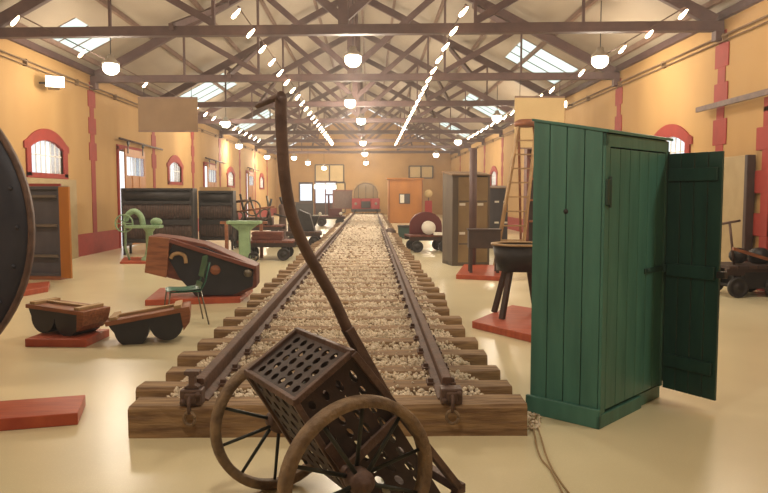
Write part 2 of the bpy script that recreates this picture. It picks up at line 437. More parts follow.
# ------------------------------------------------------------------ lights
def lamp_data(name,e,col=(1,.85,.66),r=.3):
    l=bpy.data.lights.new(name,'POINT'); l.energy=e; l.color=col; l.shadow_soft_size=r; return l
LB=lamp_data('globe_light',230); LC=lamp_data('centre_globe_light',560)
def make_pendant():
    t=thing('pendant_lamp','','pendant lamp')
    MB().lathe([(.05,.30),(.07,.30),(.09,.22),(.2,.12),(.2,.08),(.06,.26)],n=24).build('lamp_shade','shade',t)
    MB().sphere((0,0,0),.19,16,(1,1,.85)).build('globe','lamp',t)
    MB().tube([(0,0,.28),(0,0,1.35)],.012,6).build('cord','dark',t)
    lo=bpy.data.objects.new('lamp_light',LB); C.objects.link(lo); lo.parent=t; lo.location=(0,0,-.28)
    return t
pend=[(P(111,68,17.2),'big bright pendant lamp at the top left, near the first pilaster'),
 (P(353,60,16.6),'big bright pendant lamp hanging over the track, nearest of the centre row'),
 (P(600,61,16.6),'big bright pendant lamp at top right, left of the first right pilaster'),
 (P(350,103,24.5),'second pendant lamp of the centre row, hazy glow over the track'),
 (P(361,121,30),'third pendant lamp of the centre row'),
 (P(363,143,42),'fourth pendant lamp of the centre row'),
 (P(365,154,49),'fifth pendant lamp of the centre row'),
 (P(366,163,57),'last pendant lamp of the centre row, above the red railcar'),
 (P(226,124,31),'bright pendant lamp above the long black racks on the left'),
 (P(239,146,40),'pendant lamp on the left beside the far wall windows'),
 (P(267,157,50),'pendant lamp just left of the tall curved handle'),
 (P(294,158,52),'pendant lamp just right of the tall curved handle'),
 (P(308,163,54),'small far pendant lamp between handle and lit doorway'),
 (P(324,168,56),'small far pendant lamp right above the lit doorway'),
 (P(497,118,29),'bright pendant lamp left of the step ladder top'),
 (P(458,142,39),'pendant lamp above the grey locker'),
 (P(436,155,47),'small pendant lamp above the orange booth')]
pp=make_pendant()
for i,(p,lab) in enumerate(pend):
    o=pp if i==0 else copy_tree(pp); o.location=p; o['label']=lab; o['group']='pendant lamps under the trusses'
    if abs(p.x+.4)<1.2:
        for ch in o.children:
            if ch.type=='LIGHT': ch.data=LC
for (x,y) in ((XM,2.5),(XM,9.5),(-6.0,3.0),(5.2,4.0),(-6.0,10.0),(5.4,10.5)):     # the same rows go on over and behind the viewer
    o=copy_tree(pp); o.location=(x,y,4.72); o['label']='pendant lamp of the rows overhead, out of the picture'; o['group']='pendant lamps overhead'

def string(name_lab, X, h, y0, n, step, skip=(), tilt=1):
    t=thing('string_lights',name_lab,'string lights',(X,y0,CAMH+h),0,'strings of bulbs along the hall')
    L=(n-1)*step
    MB().tube([(.03,0,.14),(.03,L,.14)],.012,6).build('cable','rust',t)
    sk=MB().tube([(.03,0,.14),(.02,0,.07)],.02,8)
    for i in range(n):
        if i in skip: continue
        m=MB(); y=i*step
        m.tube([(.07,y,.10),(.03,y,.045),(-.03,y,-.02),(-.07,y,-.06)],[.012,.024,.034,.02],8)
        m.build('bulb','bulb',t)
        MB().tube([(.03,y,.14),(.07,y,.10)],.016,8).build('bulb_holder','rust',t)
    return t
string('long string of glowing bulbs left of centre, ending above the curved handle',-2.30,3.1,12.7,22,1.52)
string('long string of glowing bulbs right of centre, rising to the upper middle right',1.60,3.1,12.5,23,1.45)
string('string of glowing bulbs along the left wall side',-6.36,3.1,13.3,20,1.5,(1,3,4,6,7,))
string('string of glowing bulbs along the right wall side above the green locker',5.42,3.1,12.6,19,1.5,(3,5))
# wall floodlights
for (p,lab) in ((P(60,83,17.6),'bright floodlight on the upper left wall left of the first red pilaster'),):
    t=thing('wall_floodlight',lab,'floodlight',(XL,p.y,p.z))
    MB().box(0,.25,-.02,.02,-.02,.02).build('bracket','dark',t)
    rt=Matrix.Translation((.35,0,0))@Matrix.Rotation(.5,4,'Z')
    MB().xf(rt).box(-.12,.12,-.22,.22,-.14,.14).build('housing','shade',t)
    MB().xf(rt).box(.12,.13,-.2,.2,-.12,.12).box(-.2,.2,-.235,-.225,-.12,.12).build('lens','lamp',t)
for x,y in ((XR-.3,24.8),):
    t=thing('wall_floodlight','bright floodlight on the right wall between the pilasters above the green locker','floodlight',(XR,P(583,105,24.5).y,P(583,105,24.5).z))
    MB().box(-.25,0,-.02,.02,-.02,.02).build('bracket','dark',t)
    MB().box(-.45,-.25,-.2,.2,-.12,.12).build('housing','shade',t); MB().box(-.46,-.45,-.18,.18,-.1,.1).box(-.44,-.26,-.21,-.2,-.1,.1).build('lens','lamp',t)

# ------------------------------------------------------------------ track
TX=-.33; RG=.875; ST=.22
y0_=G(330,437).y
sy=[y0_,y0_+.46,y0_+.95,y0_+1.55,y0_+2.15]
while sy[-1]<57: sy.append(sy[-1]+random.uniform(.64,.74))
labs=['thick front sleeper lying across the near end of the track','second sleeper from the near end of the track','third sleeper from the near end of the track','fourth sleeper from the near end of the track','fifth sleeper from the near end of the track']
for i,y in enumerate(sy):
    m=MB(); w=.27 if i==0 else random.uniform(.22,.26); l0=-1.38-random.uniform(-.04,.06); l1=1.37+random.uniform(-.05,.06)
    if i==0: l0,l1=G(130,437).x-TX,G(528,437).x-TX
    n=14; top=[];vs=[]
    def ringpts(x):
        j=lambda a: random.uniform(-a,a)
        return [(x,-w/2+j(.006),0),(x,w/2+j(.006),0),(x,w/2+j(.008),ST-.02+j(.006)),(x,w/2-.02,ST+j(.005)),(x,0,ST+j(.004)),(x,-w/2+.02,ST+j(.005)),(x,-w/2+j(.008),ST-.02+j(.006))]
    for k_ in range(n): vs+=ringpts(l0+(l1-l0)*k_/(n-1))
    R=7; fs=[(a*R+b,a*R+(b+1)%R,(a+1)*R+(b+1)%R,(a+1)*R+b) for a in range(n-1) for b in range(R)]
    fs+=[tuple(range(R-1,-1,-1)),tuple((n-1)*R+b for b in range(R))]
    m.add(vs,fs); o=m.build('railway_sleeper','sleeper'); o.location=(TX,y+w/2,0); o.rotation_euler=(0,0,random.uniform(-.008,.008) if i else 0)
    if i<5: tag(o,'weathered brown wooden '+labs[i],'railway sleeper','wooden sleepers under the track')
    else: tag(o,'weathered brown wooden sleeper farther along the track, beyond the first five','railway sleeper','wooden sleepers under the track')
# rails: I profile
prof=[(-.065,0),(.065,0),(.065,.012),(.012,.03),(.010,.115),(.034,.125),(.034,.155),(.026,.162),(-.026,.162),(-.034,.155),(-.034,.125),(-.010,.115),(-.012,.03),(-.065,.012)]
for sg,lab in ((-1,'rusty steel rail on the left of the track'),(1,'rusty steel rail on the right of the track')):
    t=thing('rail',lab,'rail',(TX+sg*RG,y0_+.13,ST),0,'rails of the display track')
    MB().prism(prof,(0,53),lambda u,v,w:(u,w,v)).build('rail_bar','rail',t)
    for i,y in enumerate(sy):
        if 0<i<40:
            MB().box(-.11,.11,y-y0_-.13+.05,y-y0_-.13+.19,0,.018).box(-.1,-.06,y-y0_-.13+.09,y-y0_-.13+.13,0,.045).box(.06,.1,y-y0_-.13+.09,y-y0_-.13+.13,0,.045).build('rail_spike','rail',t)
    # end clamp and shackle
    c=thing('rail_end_clamp',('rusty clamp with hanging ring on the %s end of the front sleeper'%('left' if sg<0 else 'right')),'clamp',(TX+sg*RG+(-.03 if sg<0 else .02),y0_+.035,ST+.001),0,'clamps at the rail ends')
    MB().box(-.075,.075,-.03,.09,0,.11).box(-.04,.04,-.05,-.03,.02,.09).build('clamp_block','rust',c,.01)
    if sg<0: MB().prism([(-.05,.11),(.05,.11),(.05,.125),(.02,.14),(.02,.20),(.055,.21),(.05,.235),(-.05,.235),(-.055,.21),(-.02,.20),(-.02,.14),(-.05,.125)],(-.0,.08)).build('rail_stub','rust',c,.004)
    MB().tube([(0,-.03,.07),(0,-.075,.06),(0,-.085,.0),(0,-.07,-.04)],.013,8).build('hook','rust',c)
    a=[(.04*math.cos(q*PI/8),-.07-.01*math.cos(q*PI/8),-.075+.045*math.sin(q*PI/8)) for q in range(17)]
    MB().tube(a,.011,8).build('ring','tyre',c)
    for bx,bz in ((.05,.08),(-.05,.03)): MB().lathe([(.001,-.055),(.02,-.055),(.02,-.03)],(bx,0,bz),'y',8).build('bolt','rust',c)
# ballast bed + stones
m=MB(); nx,ny=26,220; bx0,bx1,by0,by1=TX-1.22,TX+1.22,5.3,57.5
vs=[];fs=[]
for j in range(ny+1):
    y=by0+(by1-by0)*(j/ny)**1.6
    for i in range(nx+1):
        u=i/nx; x=bx0+(bx1-bx0)*u; e=min(u,1-u)*6; z=(.155+random.uniform(-.02,.02))*min(1,.05+e)
        vs.append((x+random.uniform(-.02,.02),y,z))
for j in range(ny):
    for i in range(nx): a=j*(nx+1)+i; fs.append((a,a+1,a+nx+2,a+nx+1))
m.add(vs,fs,True); o=m.build('ballast_bed','ballast'); tag(o,'dusty grey bed of ballast packed between the sleepers','ballast'); o['kind']='stuff'
ico=[(0,0,-1),(.72,-.53,-.45),(-.28,-.85,-.45),(-.89,0,-.45),(-.28,.85,-.45),(.72,.53,-.45),(.28,-.85,.45),(-.72,-.53,.45),(-.72,.53,.45),(.28,.85,.45),(.89,0,.45),(0,0,1)]
icf=[(0,1,2),(1,0,5),(0,2,3),(0,3,4),(0,4,5),(1,5,10),(2,1,6),(3,2,7),(4,3,8),(5,4,9),(1,10,6),(2,6,7),(3,7,8),(4,8,9),(5,9,10),(6,10,11),(7,6,11),(8,7,11),(9,8,11),(10,9,11)]
m=MB(); V=[];Fc=[]
def stone(x,y,z,r):
    n=len(V); rot=Matrix.Rotation(random.random()*6.3,3,Vector((random.random()-.5,random.random()-.5,random.random()-.5)).normalized())
    sc=(random.uniform(.7,1.2),random.uniform(.7,1.2),random.uniform(.5,.9))
    for v in ico:
        w=rot@Vector((v[0]*sc[0],v[1]*sc[1],v[2]*sc[2])); q=r*random.uniform(.8,1.15); V.append((x+w.x*q,y+w.y*q,z+w.z*q))
    Fc.extend(tuple(a+n for a in f) for f in icf)
for i in range(len(sy)-1):
    a=sy[i]+.22; b=sy[i+1]+.02; yv=sy[i]
    dens=1500 if yv<9 else 700 if yv<16 else 160 if yv<30 else 45
    r0=.017 if yv<9 else .022 if yv<16 else .04 if yv<30 else .07
    for _ in range(int(2.5*(b-a)*dens)):
        x=random.uniform(-1.31,1.30); e=1-max(0,abs(x)-1.12)/.3
        stone(TX+x,random.uniform(a,b),.172*max(.1,e)+random.uniform(0,.05)*e,r0*random.uniform(.6,1.3))
    for _ in range(int(30 if yv<16 else 12 if yv<30 else 3)):   # stones lying on the sleeper
        if i: stone(TX+random.uniform(-.8,.8),sy[i]+random.uniform(0,.24),ST+.012,r0*.6)
for _ in range(60): 
    p=G(random.uniform(528,540),random.uniform(412,430)); stone(p.x,p.y,.01,.012)
m.add(V,Fc); o=m.build('ballast_stones','stone'); tag(o,'pale loose ballast stones heaped between the sleepers','ballast'); o['kind']='stuff'

# ------------------------------------------------------------------ hand cart
m0=Vector((-.29,3.60,0))
cart=thing('hand_cart','rusty two-wheeled iron cart with perforated box and long curved handle, in front of the track','cart',m0,math.radians(29))
def wheel(y,par):
    R=.385; m=MB(); w=.036
    m.lathe([(R,-w*.7),(R,w*.7),(R-.008,w),(R-.045,w),(R-.052,w*.5),(R-.052,-w*.5),(R-.045,-w),(R-.008,-w)],(0,y,R),'y',56,True)
    o=m.build('wheel_rim','tyre',par)
    m=MB(); m.lathe([(.001,-.085),(.028,-.085),(.032,-.06),(.055,-.055),(.06,-.02),(.06,.02),(.055,.055),(.032,.06),(.028,.085),(.001,.085)],(0,y,R),'y',24)
    m.build('hub','rust',o)
    for k_ in range(10):
        a=2*PI*k_/10+.25; d=Vector((math.cos(a),0,math.sin(a))); c=Vector((0,y,R))
        MB().tube([c+d*.05+Vector((0,(-1)**k_*.025,0)),c+d*(R-.035)],[.011,.009],8).build('spoke','spoke',o)
wheel(-.49,cart); wheel(.49,cart)
MB().tube([(0,-.52,.385),(0,.52,.385)],.024,12).build('axle','rust',cart)
bw=.32; A=(-.235,.735); B_=(.055,.93); dn_=Vector((.51,-.86))
Cc=(B_[0]+.51*1.0,B_[1]-.86*1.0); Dd=(A[0]+.51*.60,A[1]-.86*.60)
Cc=(.62,.05); E=(.68,.15)
q=lambda p,y:(p[0],y,p[1])
MB().perf([q(A,-bw),q(B_,-bw),q(B_,bw),q(A,bw)],5,6,.41,.008,.08).build('perforated_lid','sheet',cart)
def off(p,k): return (p[0]+.51*k,p[1]-.86*k)
for y in (-bw,bw):
    o=MB().perf([q(A,y),q(B_,y),q(Cc,y),q(Dd,y)],4,9,.37,.006,.05).build('side_plate','sheet',cart)
MB().perf([q(A,-bw),q(A,bw),q(Dd,bw),q(Dd,-bw)],5,6,.34,.006,.05).build('front_plate','sheet',cart)
MB().perf([q(B_,-bw),q(B_,bw),q(Cc,bw),q(Cc,-bw)],6,11,.37,.006,.05).build('back_plate','sheet',cart)
m=MB()   # angle-iron frame round the lid, side bars, nose plate
for a,b in ((A,B_),):
    for y in (-bw,bw): m.beam(q(a,y),q(b,y),.03,.03)
for p in (A,B_): m.beam(q(p,-bw-.015),q(p,bw+.015),.03,.03)
for y in (-bw,bw):
    m.beam(q(A,y),q(Dd,y),.03,.03); m.beam(q(B_,y),q(E,y),.06,.035); m.beam(q(Dd,y),q(Cc,y),.03,.03)
m.beam(q(E,-bw-.03),q(E,bw+.03),.05,.05); m.beam((.63,-bw,.01),(.63,bw,.01),.10,.02); m.beam((.63,-bw,.02),(.67,-bw,.15),.05,.03); m.beam((.63,bw,.02),(.67,bw,.15),.05,.03)
m.build('edge_frame','rust',cart,.004)
for sy_ in (-1,1):
    MB().prism([(-.10,.50),(.0,.35),(.30,.56),(.28,.60),(.02,.42),(-.06,.53)],(sy_*(bw+.01),sy_*(bw+.03))).build('axle_bracket','rust',cart,.003)
# handle
cn=Vector((-math.sin(math.radians(29)),math.cos(math.radians(29)),0)); cx_=Vector((math.cos(math.radians(29)),math.sin(math.radians(29)),0))
def onplane(px,py):      # where the handle lies in the cart's middle plane
    d=ray(px,py); o_=Vector((0,0,CAMH)); t_=(m0-o_).dot(cn)/d.dot(cn); p_=o_+d*t_
    return ((p_-m0).dot(cx_),p_.z)
hp=[onplane(*q) for q in ((281,97),(281,120),(282.5,150),(285,180),(290,209),(297,230),(307,252),(320,275),(334,300),(347,328),(361,357),(375,385))]
def cr(pts,n=5):
    out=[]
    P_=[pts[0]]+pts+[pts[-1]]
    for i in range(1,len(P_)-2):
        for k_ in range(n):
            t=k_/n; a,b,c,d=[Vector(x) for x in P_[i-1:i+3]]
            out.append(.5*((2*b)+(c-a)*t+(2*a-5*b+4*c-d)*t*t+(3*b-a-3*c+d)*t**3))
    out.append(Vector(pts[-1])); return out
hs=cr([(x,0,z) for x,z in hp])
m=MB(); n=len(hs)
for i in range(n-1): pass
m.tube(hs,[.029 for i in range(n)],12); m.build('handle','rust',cart)
m=MB(); m.tube([(hp[0][0]-.005,-.02,hp[0][1]),(hp[0][0]-.02,.05,hp[0][1]-.004),(hp[0][0]-.06,.17,hp[0][1]-.03)],[.027,.016,.013],10); m.build('handle_grip','rust',cart)
MB().beam((hp[9][0],0,hp[9][1]),(hp[9][0]+.30,0,hp[9][1]-.51),.07,.05).build('handle_socket','rust',cart,.005)

# ------------------------------------------------------------------ shed-roofed lockers
def planks(m, length, z0, ztop, n, y0, y1, gap=.006, along='x', off=0, zt2=None):
    zt2 = ztop if zt2 is None else zt2
    for i in range(n):
        a=length*i/n+(gap/2); b=length*(i+1)/n-(gap/2)
        za=ztop+(zt2-ztop)*a/length; zb=ztop+(zt2-ztop)*b/length
        poly=[(off+a,z0),(off+b,z0),(off+b,zb),(off+a,za)]
        m.prism(poly,(y0,y1),(lambda u,v,w:(u,w,v)) if along=='x' else (lambda u,v,w:(w,u,v)))
gp=G(597,428)
LR=math.atan2(G(529.5,412).y-gp.y,G(529.5,412).x-gp.x)-PI/2; print('locker angle',math.degrees(LR))
lk=thing('storage_locker','tall teal green plank locker with sloping roof and a door swung open, beside the track','locker',gp,LR)
W_,HF,HB=(G(671,399)-gp).length,2.11,2.22; D_=(G(529.5,412)-gp).length
m=MB(); planks(m,D_,.0,HF,4,0,.025,along='y',zt2=HB); m.box(.02,.03,.01,D_-.01,0,HF-.02); 
o=m.build('side_panel','green',lk,.004)
MB().lathe([(.001,-.01),(.012,-.01),(.02,0)],(0,.28,1.55),'x',10).build('knot_hole','dark',o)
m=MB(); planks(m,W_,.1,HB,7,D_-.025,D_); m.build('back_panel','green',lk,.004)
m=MB(); planks(m,D_,.0,HF,4,W_-.025,W_,along='y',zt2=HB); 
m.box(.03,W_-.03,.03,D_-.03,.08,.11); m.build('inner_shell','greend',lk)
m=MB(); m.box(0,.07,-.022,.0,.1,HF-.01).box(W_-.05,W_,-.022,.0,.1,HF-.01).box(0,W_,-.022,0,HF-.1,HF-.01); m.build('front_frame','green',lk,.004)
m=MB(); planks(m,W_-.13,.12,HF-.11,6,-.02,.0,off=.075); m.box(.075,W_-.055,-.002,.01,.12,HF-.11); 
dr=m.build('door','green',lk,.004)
m=MB(); m.box(.005,.05,-.04,-.022,1.60,1.78).box(.03,.07,-.034,-.02,1.62,1.76); m.tube([(.055,-.036,1.58),(.055,-.036,1.80)],.011,8); m.build('hinge','greend',dr,.003)
m=MB(); m.box(W_-.42,W_-.02,-.035,-.02,1.06,1.10).box(W_-.08,W_-.02,-.05,-.03,1.05,1.11); m.tube([(W_-.4,-.036,1.08),(W_-.36,-.036,1.08)],.02,8); m.build('hasp','greend',dr,.003)
m=MB(); m.box(-.03,D_*0+.0,-.03,D_+.02,0,.14).box(-.03,W_*.62,-.03,-.0,0,.10); m.build('plinth','green',lk,.006)
m=MB(); m.prism([(-.045,HF-.008),(D_+.01,HB+.002),(D_+.01,HB+.022),(-.045,HF+.015)],(-.012,W_+.03),lambda u,v,w:(w,u,v)); m.build('sloping_roof','green',lk,.004)
m=MB(); planks(m,W_,.0,.1,1,-.0,.02); m.build('bottom_rail','green',lk)
# open leaf
L1=G(716,397,.12); hx=Vector((W_-.01,-.03,0)); hw_=Matrix.Rotation(LR,3,'Z')@hx+gp
ang=math.atan2(L1.y-hw_.y,L1.x-hw_.x)-LR; ll=(Vector((L1.x,L1.y,0))-hw_).length
R_=Matrix.Translation(hx)@Matrix.Rotation(ang,4,'Z')
m=MB().xf(R_); m.box(-.02,.0,-.012,.012,.14,2.02); planks(m,ll,.09,2.0,4,-.012,.012)
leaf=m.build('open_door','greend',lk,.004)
m=MB().xf(R_); 
for z in (.28,1.02,1.78): MB().xf(R_).box(.02,ll-.03,-.035,.03,z,z+.1).build('ledge_batten','greend',leaf,.004)
MB().xf(R_).box(ll-.02,ll+.05,-.02,.02,1.04,1.09).build('latch','dark',leaf,.004)

def grey_locker(name,label,loc,rz,w,d,hf,hb,mt,pm):
    t=thing(name,label,'locker',loc,rz)
    m=MB(); planks(m,d,0,hf,3,0,.02,along='y',zt2=hb); planks(m,d,0,hf,3,w-.02,w,along='y',zt2=hb); planks(m,w,0,hb,4,d-.02,d); m.box(.0,w,0,d,0,.08); m.build('carcass',mt,t)
    m=MB(); m.prism([(-.04,hf),(d+.03,hb),(d+.03,hb+.03),(-.04,hf+.03)],(-.03,w+.03),lambda u,v,w_:(w_,u,v)); m.build('sloping_roof','brownboard',t)
    m=MB(); 
    for a in (0,w*.48,w-.05): m.box(a,a+(.14 if a<w-.1 else .05),-.01,.02,.08,hf)
    m.build('front_frame',mt,t)
    for (a,b) in ((.14,w*.48),(w*.48+.14,w-.05)):
        dd=MB().box(a,b,.0,.015,.08,hf-.03).build('door',pm,t); MB().box(a+.02,b-.02,-.01,0,.5,.54).box(a+.02,b-.02,-.01,0,1.5,1.54).build('ledge',mt,dd)
        MB().box(a+.03,a+.17,-.022,-.0,1.42,1.48).box(a+.03,a+.17,-.022,-.0,.74,.80).build('paper_label','white',dd)
    return t
gl=G(452,266)
grey_locker('wooden_locker','tall grey olive wooden locker with sloping top and tan door panels, behind the dark pole',gl,math.radians(10),.92,.85,2.12,2.22,'grey','tan2')
grey_locker('wooden_locker','lower blue grey wooden locker behind and right of the olive one',G(489,246),0,.6,.6,1.88,1.95,'greyb','greyb')

# ------------------------------------------------------------------ big disc on the left
t=thing('iron_disc','huge dark iron disc standing on edge at the left edge of the photo','disc',(-4.19,6.12,0),math.radians(-3),None)
R=1.40
MB().lathe([(.001,-.02),(R*.3,-.03),(R*.8,.0),(R*.972,-.02),(R*.975,.03),(.001,.03)],(0,0,R),'y',72).build('disc_plate','disc',t)
MB().lathe([(R*.972,-.035),(R*.99,-.04),(R,-.03),(R,.015),(R*.97,.015)],(0,0,R),'y',72,True).build('rim','rust',t)
MB().lathe([(.001,-.1),(.12,-.1),(.16,-.03),(.18,-.02)],(0,0,R),'y',32).build('boss','dark',t)
m=MB()
for k_ in range(24):
    a=2*PI*k_/24; m.sphere((R*.9*math.cos(a),-.012,R+R*.9*math.sin(a)),.02,8)
m.build('rivets','disc',t)
MB().box(-.5,-.16,-.15,.35,0,.13).box(.16,.5,-.15,.35,0,.13).build('chock','woodd',t,.01)

# ------------------------------------------------------------------ red floor boards
def board(label,pts,h=.09):
    # pts: four floor corners, near edge first
    c=sum((Vector(p) for p in pts),Vector())/4
    m=MB(); m.prism([(p[0]-c.x,p[1]-c.y) for p in pts],(.001,h),lambda u,v,w:(u,v,w))
    o=m.build('display_platform','redwood',None,.006); o.location=(c.x,c.y,0); return tag(o,label,'platform','red brown display platforms')
def rectG(a,b,depth):
    # a,b near floor corners; extrude away
    a=Vector(a);b=Vector(b); d=(b-a).normalized(); n=Vector((-d.y,d.x,0))
    if n.y<0: n=-n
    return [a,b,b+n*depth,a+n*depth]
a=G(78,425); b=G(0,431.5); d=(b-a)
board('red brown platform board at the lower left corner with nothing on it',rectG(a+d*3.0,a,.5))
board('red brown platform under the dark two-lobed pattern on the left',rectG(G(25,347),G(86,347.5),.62))
board('red brown platform under the big brown and black mould',[G(145,306),G(240,303),G(253,292),G(160,293)])
board('red brown platform right of the track under the splay-legged tub',[G(472,328),G(560,350),G(580,322),G(512,311)])
board('small red brown platform under the dark box on legs',[G(456,279),G(500,281),G(506,269),G(464,268)])
board('red brown platform partly hidden behind the iron disc',[G(20,297),G(48,292),G(50,286),G(22,289)])
board('thin red brown board under the pale green press',[G(120,264),G(150,264),G(152,259),G(124,259)],.05)

# ------------------------------------------------------------------ two-lobed foundry patterns
def pattern(label,loc,rz,tilt,L=.8,h=.36,dep=.42,z=0):
    t=thing('foundry_pattern',label,'wooden pattern',loc,rz,'two-lobed wooden patterns on the left')
    t.rotation_euler=(0,-tilt,rz)
    r=.2; pts=[]
    for cx in (-.19,.19):
        for k_ in range(13):
            a=PI+PI*k_/12; pts.append((cx+.2*math.cos(a)*(.93 if True else 1),r+.2*math.sin(a)))
    poly=[(-.42,h-.07),(-.40,h-.12)]+pts+[(.40,h-.12),(.42,h-.07)]
    MB().prism(poly,(-dep/2,dep/2)).build('lobed_body','blackp',t,.008)
    MB().box(-.45,.47,-dep/2-.02,dep/2+.02,h-.07,h-.02).build('top_board','woodb',t,.006)
    m=MB(); m.box(-.38,.38,-.02,.05,h-.02,h+.01).box(-.40,-.32,-dep/2,dep/2,h-.02,h+.015).box(.3,.38,-dep/2,dep/2,h-.02,h+.015); m.build('batten','woodl',t,.004)
    MB().prism([(.36,h-.07),(.36,h-.28),(.44,h-.2),(.47,h-.07)],(-dep/2-.015,dep/2+.015)).build('end_block','woodb',t,.005)
    return t
pt=pattern('dark two-lobed wooden pattern sitting on a red platform at the left',G(56,337,.09)+Vector((0,.3,0)),math.radians(-22),math.radians(-3),z=.09); pt.scale=(.92,.92,.92)
pattern('two-lobed wooden pattern tilted on the bare floor, left of the track',G(148,344)+Vector((0,.22,0)),math.radians(12),math.radians(9))

# ------------------------------------------------------------------ big brown and black mould
Ym=11.15
t=thing('foundry_mould','large brown wooden mould with black recessed face and round boss, on red platform','mould',(P(200,290,Ym).x,Ym,.092),math.radians(4))
s=Ym/F
def mp_(x,y): return ((x-200)*s,(300-y)*s)
out=[mp_(147,275),mp_(152,238),mp_(176,241),mp_(205,247),mp_(256,270),mp_(256,291),mp_(238,299.5),mp_(195,299.5),mp_(182,284)]
MB().prism(out,(.03,.62)).build('mould_body','woodr',t,.012)
MB().prism([mp_(147,274.5),mp_(152,238.5),mp_(172,241),mp_(168,280)],(-.06,.03)).build('end_planks','woodb',t,.006)
inn=[mp_(168,258),mp_(175,246),mp_(205,250),mp_(253,271),mp_(252,290),mp_(232,298.5),mp_(196,298.5),mp_(180,281)]
MB().prism(inn,(.0,.06)).build('black_face','blackp',t,.006)
MB().beam((*mp_(172,243)[:1],-.03,mp_(172,243)[1]),(mp_(256,271)[0],-.03,mp_(256,271)[1]),.12,.06).build('top_rim','woodr',t,.006)
cx,cz=mp_(215.5,273)
MB().lathe([(.001,-.03),(.075,-.03),(.08,.02)],(cx,0,cz),'y',24).build('boss','woodb',t)
pts=[mp_(172,261),mp_(175,257),mp_(181,256),mp_(186,259),mp_(187,266)]
MB().tube(cr([(u,-.02,v) for u,v in pts]),.03,8).build('curved_pipe','woodl',t)
MB().sphere((mp_(248,276)[0],-.04,mp_(248,276)[1]),.07,12).build('knob','steel',t)

# ------------------------------------------------------------------ green chair
pc=G(185,323); 
t=thing('chair','green plastic chair with thin metal legs beside the track','chair',pc,math.radians(-68))
# local: faces -y ; seat
m=MB(); vs=[];fs=[];nu,nv=8,14
for j in range(nv+1):
    v=j/nv
    for i in range(nu+1):
        u=i/nu-.5
        if v<.55: y=-.22+v/.55*.42; z=.45+.02*abs(u)*2-.015*math.sin(v/.55*PI)+(.0 if v>.05 else -.02)
        else: q_=(v-.55)/.45; y=.20+.07*q_+.03*math.sin(q_*PI/2); z=.45+.40*q_+ (.03*math.cos(u*PI) if q_>.9 else 0)
        y-= -(.03*(2*u)**2)*(-1 if v>.55 else 0)
        vs.append((u*.42*(1 if v<.6 else 1-.1*(v-.6)),y,z))
a0=len(vs); vs+= [(x,y+(.006 if z>.47 else 0),z-.010) for x,y,z in vs]
for j in range(nv):
    for i in range(nu):
        a=j*(nu+1)+i; b=a+1; c=a+nu+2; d=a+nu+1
        if 8<j<10: continue
        fs+=[(a,b,c,d),(a0+d,a0+c,a0+b,a0+a)]
m.add(vs,fs,True)
ob=m.build('seat_shell','chairg',t)
for sx in (-1,1):
    MB().tube([(sx*.19,-.2,.44),(sx*.23,-.26,0)],.010,8).build('leg','steel',t)
    MB().tube([(sx*.19,.18,.44),(sx*.23,.27,0)],.010,8).build('leg','steel',t)
m=MB()
for sx in (-1,1): m.tube([(sx*.19,-.2,.435),(sx*.19,.18,.435),(sx*.185,.24,.55),(sx*.185,.30,.80)],.010,8)
m.tube([(-.19,-.1,.43),(.19,-.1,.43)],.009,8); m.build('seat_frame','chairg',t)

# ------------------------------------------------------------------ grey cabinet at left by the doorway
g0=G(38,277); 
t=thing('shelf_cabinet','dark blue grey open cabinet with shelves, between the iron disc and the tan doorway','cabinet',(G(46,280).x,G(46,280).y,0),math.radians(-6))
m=MB(); m.box(-.5,-.45,0,.4,.1,1.80).box(.27,.32,0,.4,.1,1.80).box(-.5,.32,0,.4,1.78,1.84).box(-.5,.32,.35,.4,.1,1.80).box(-.5,.32,0,.4,.08,.13)
m.build('carcass','greyb',t,.005)
for z in (.45,1.05,1.62): MB().box(-.46,.28,-.04,.36,z,z+.05).build('shelf','grey',t)
MB().box(-.45,.27,.08,.10,.13,1.78).build('inner_panel','greyb',t)
dr=MB().xf(Matrix.Translation((.33,0,0))@Matrix.Rotation(math.radians(-25),4,'Z')).box(0,.3,-.02,.02,.05,1.83).build('side_door','orange',t,.005)
MB().box(-.48,.30,.02,.38,.0,.08).build('plinth','woodb',t)
o=MB().box(-.35,.25,-.04,.04,.0,.05).build('red_lath','red'); o.location=(t.location.x,t.location.y+.2,1.845); o.rotation_euler=(0,0,.2); tag(o,'thin red lath lying on top of the blue grey cabinet','lath')

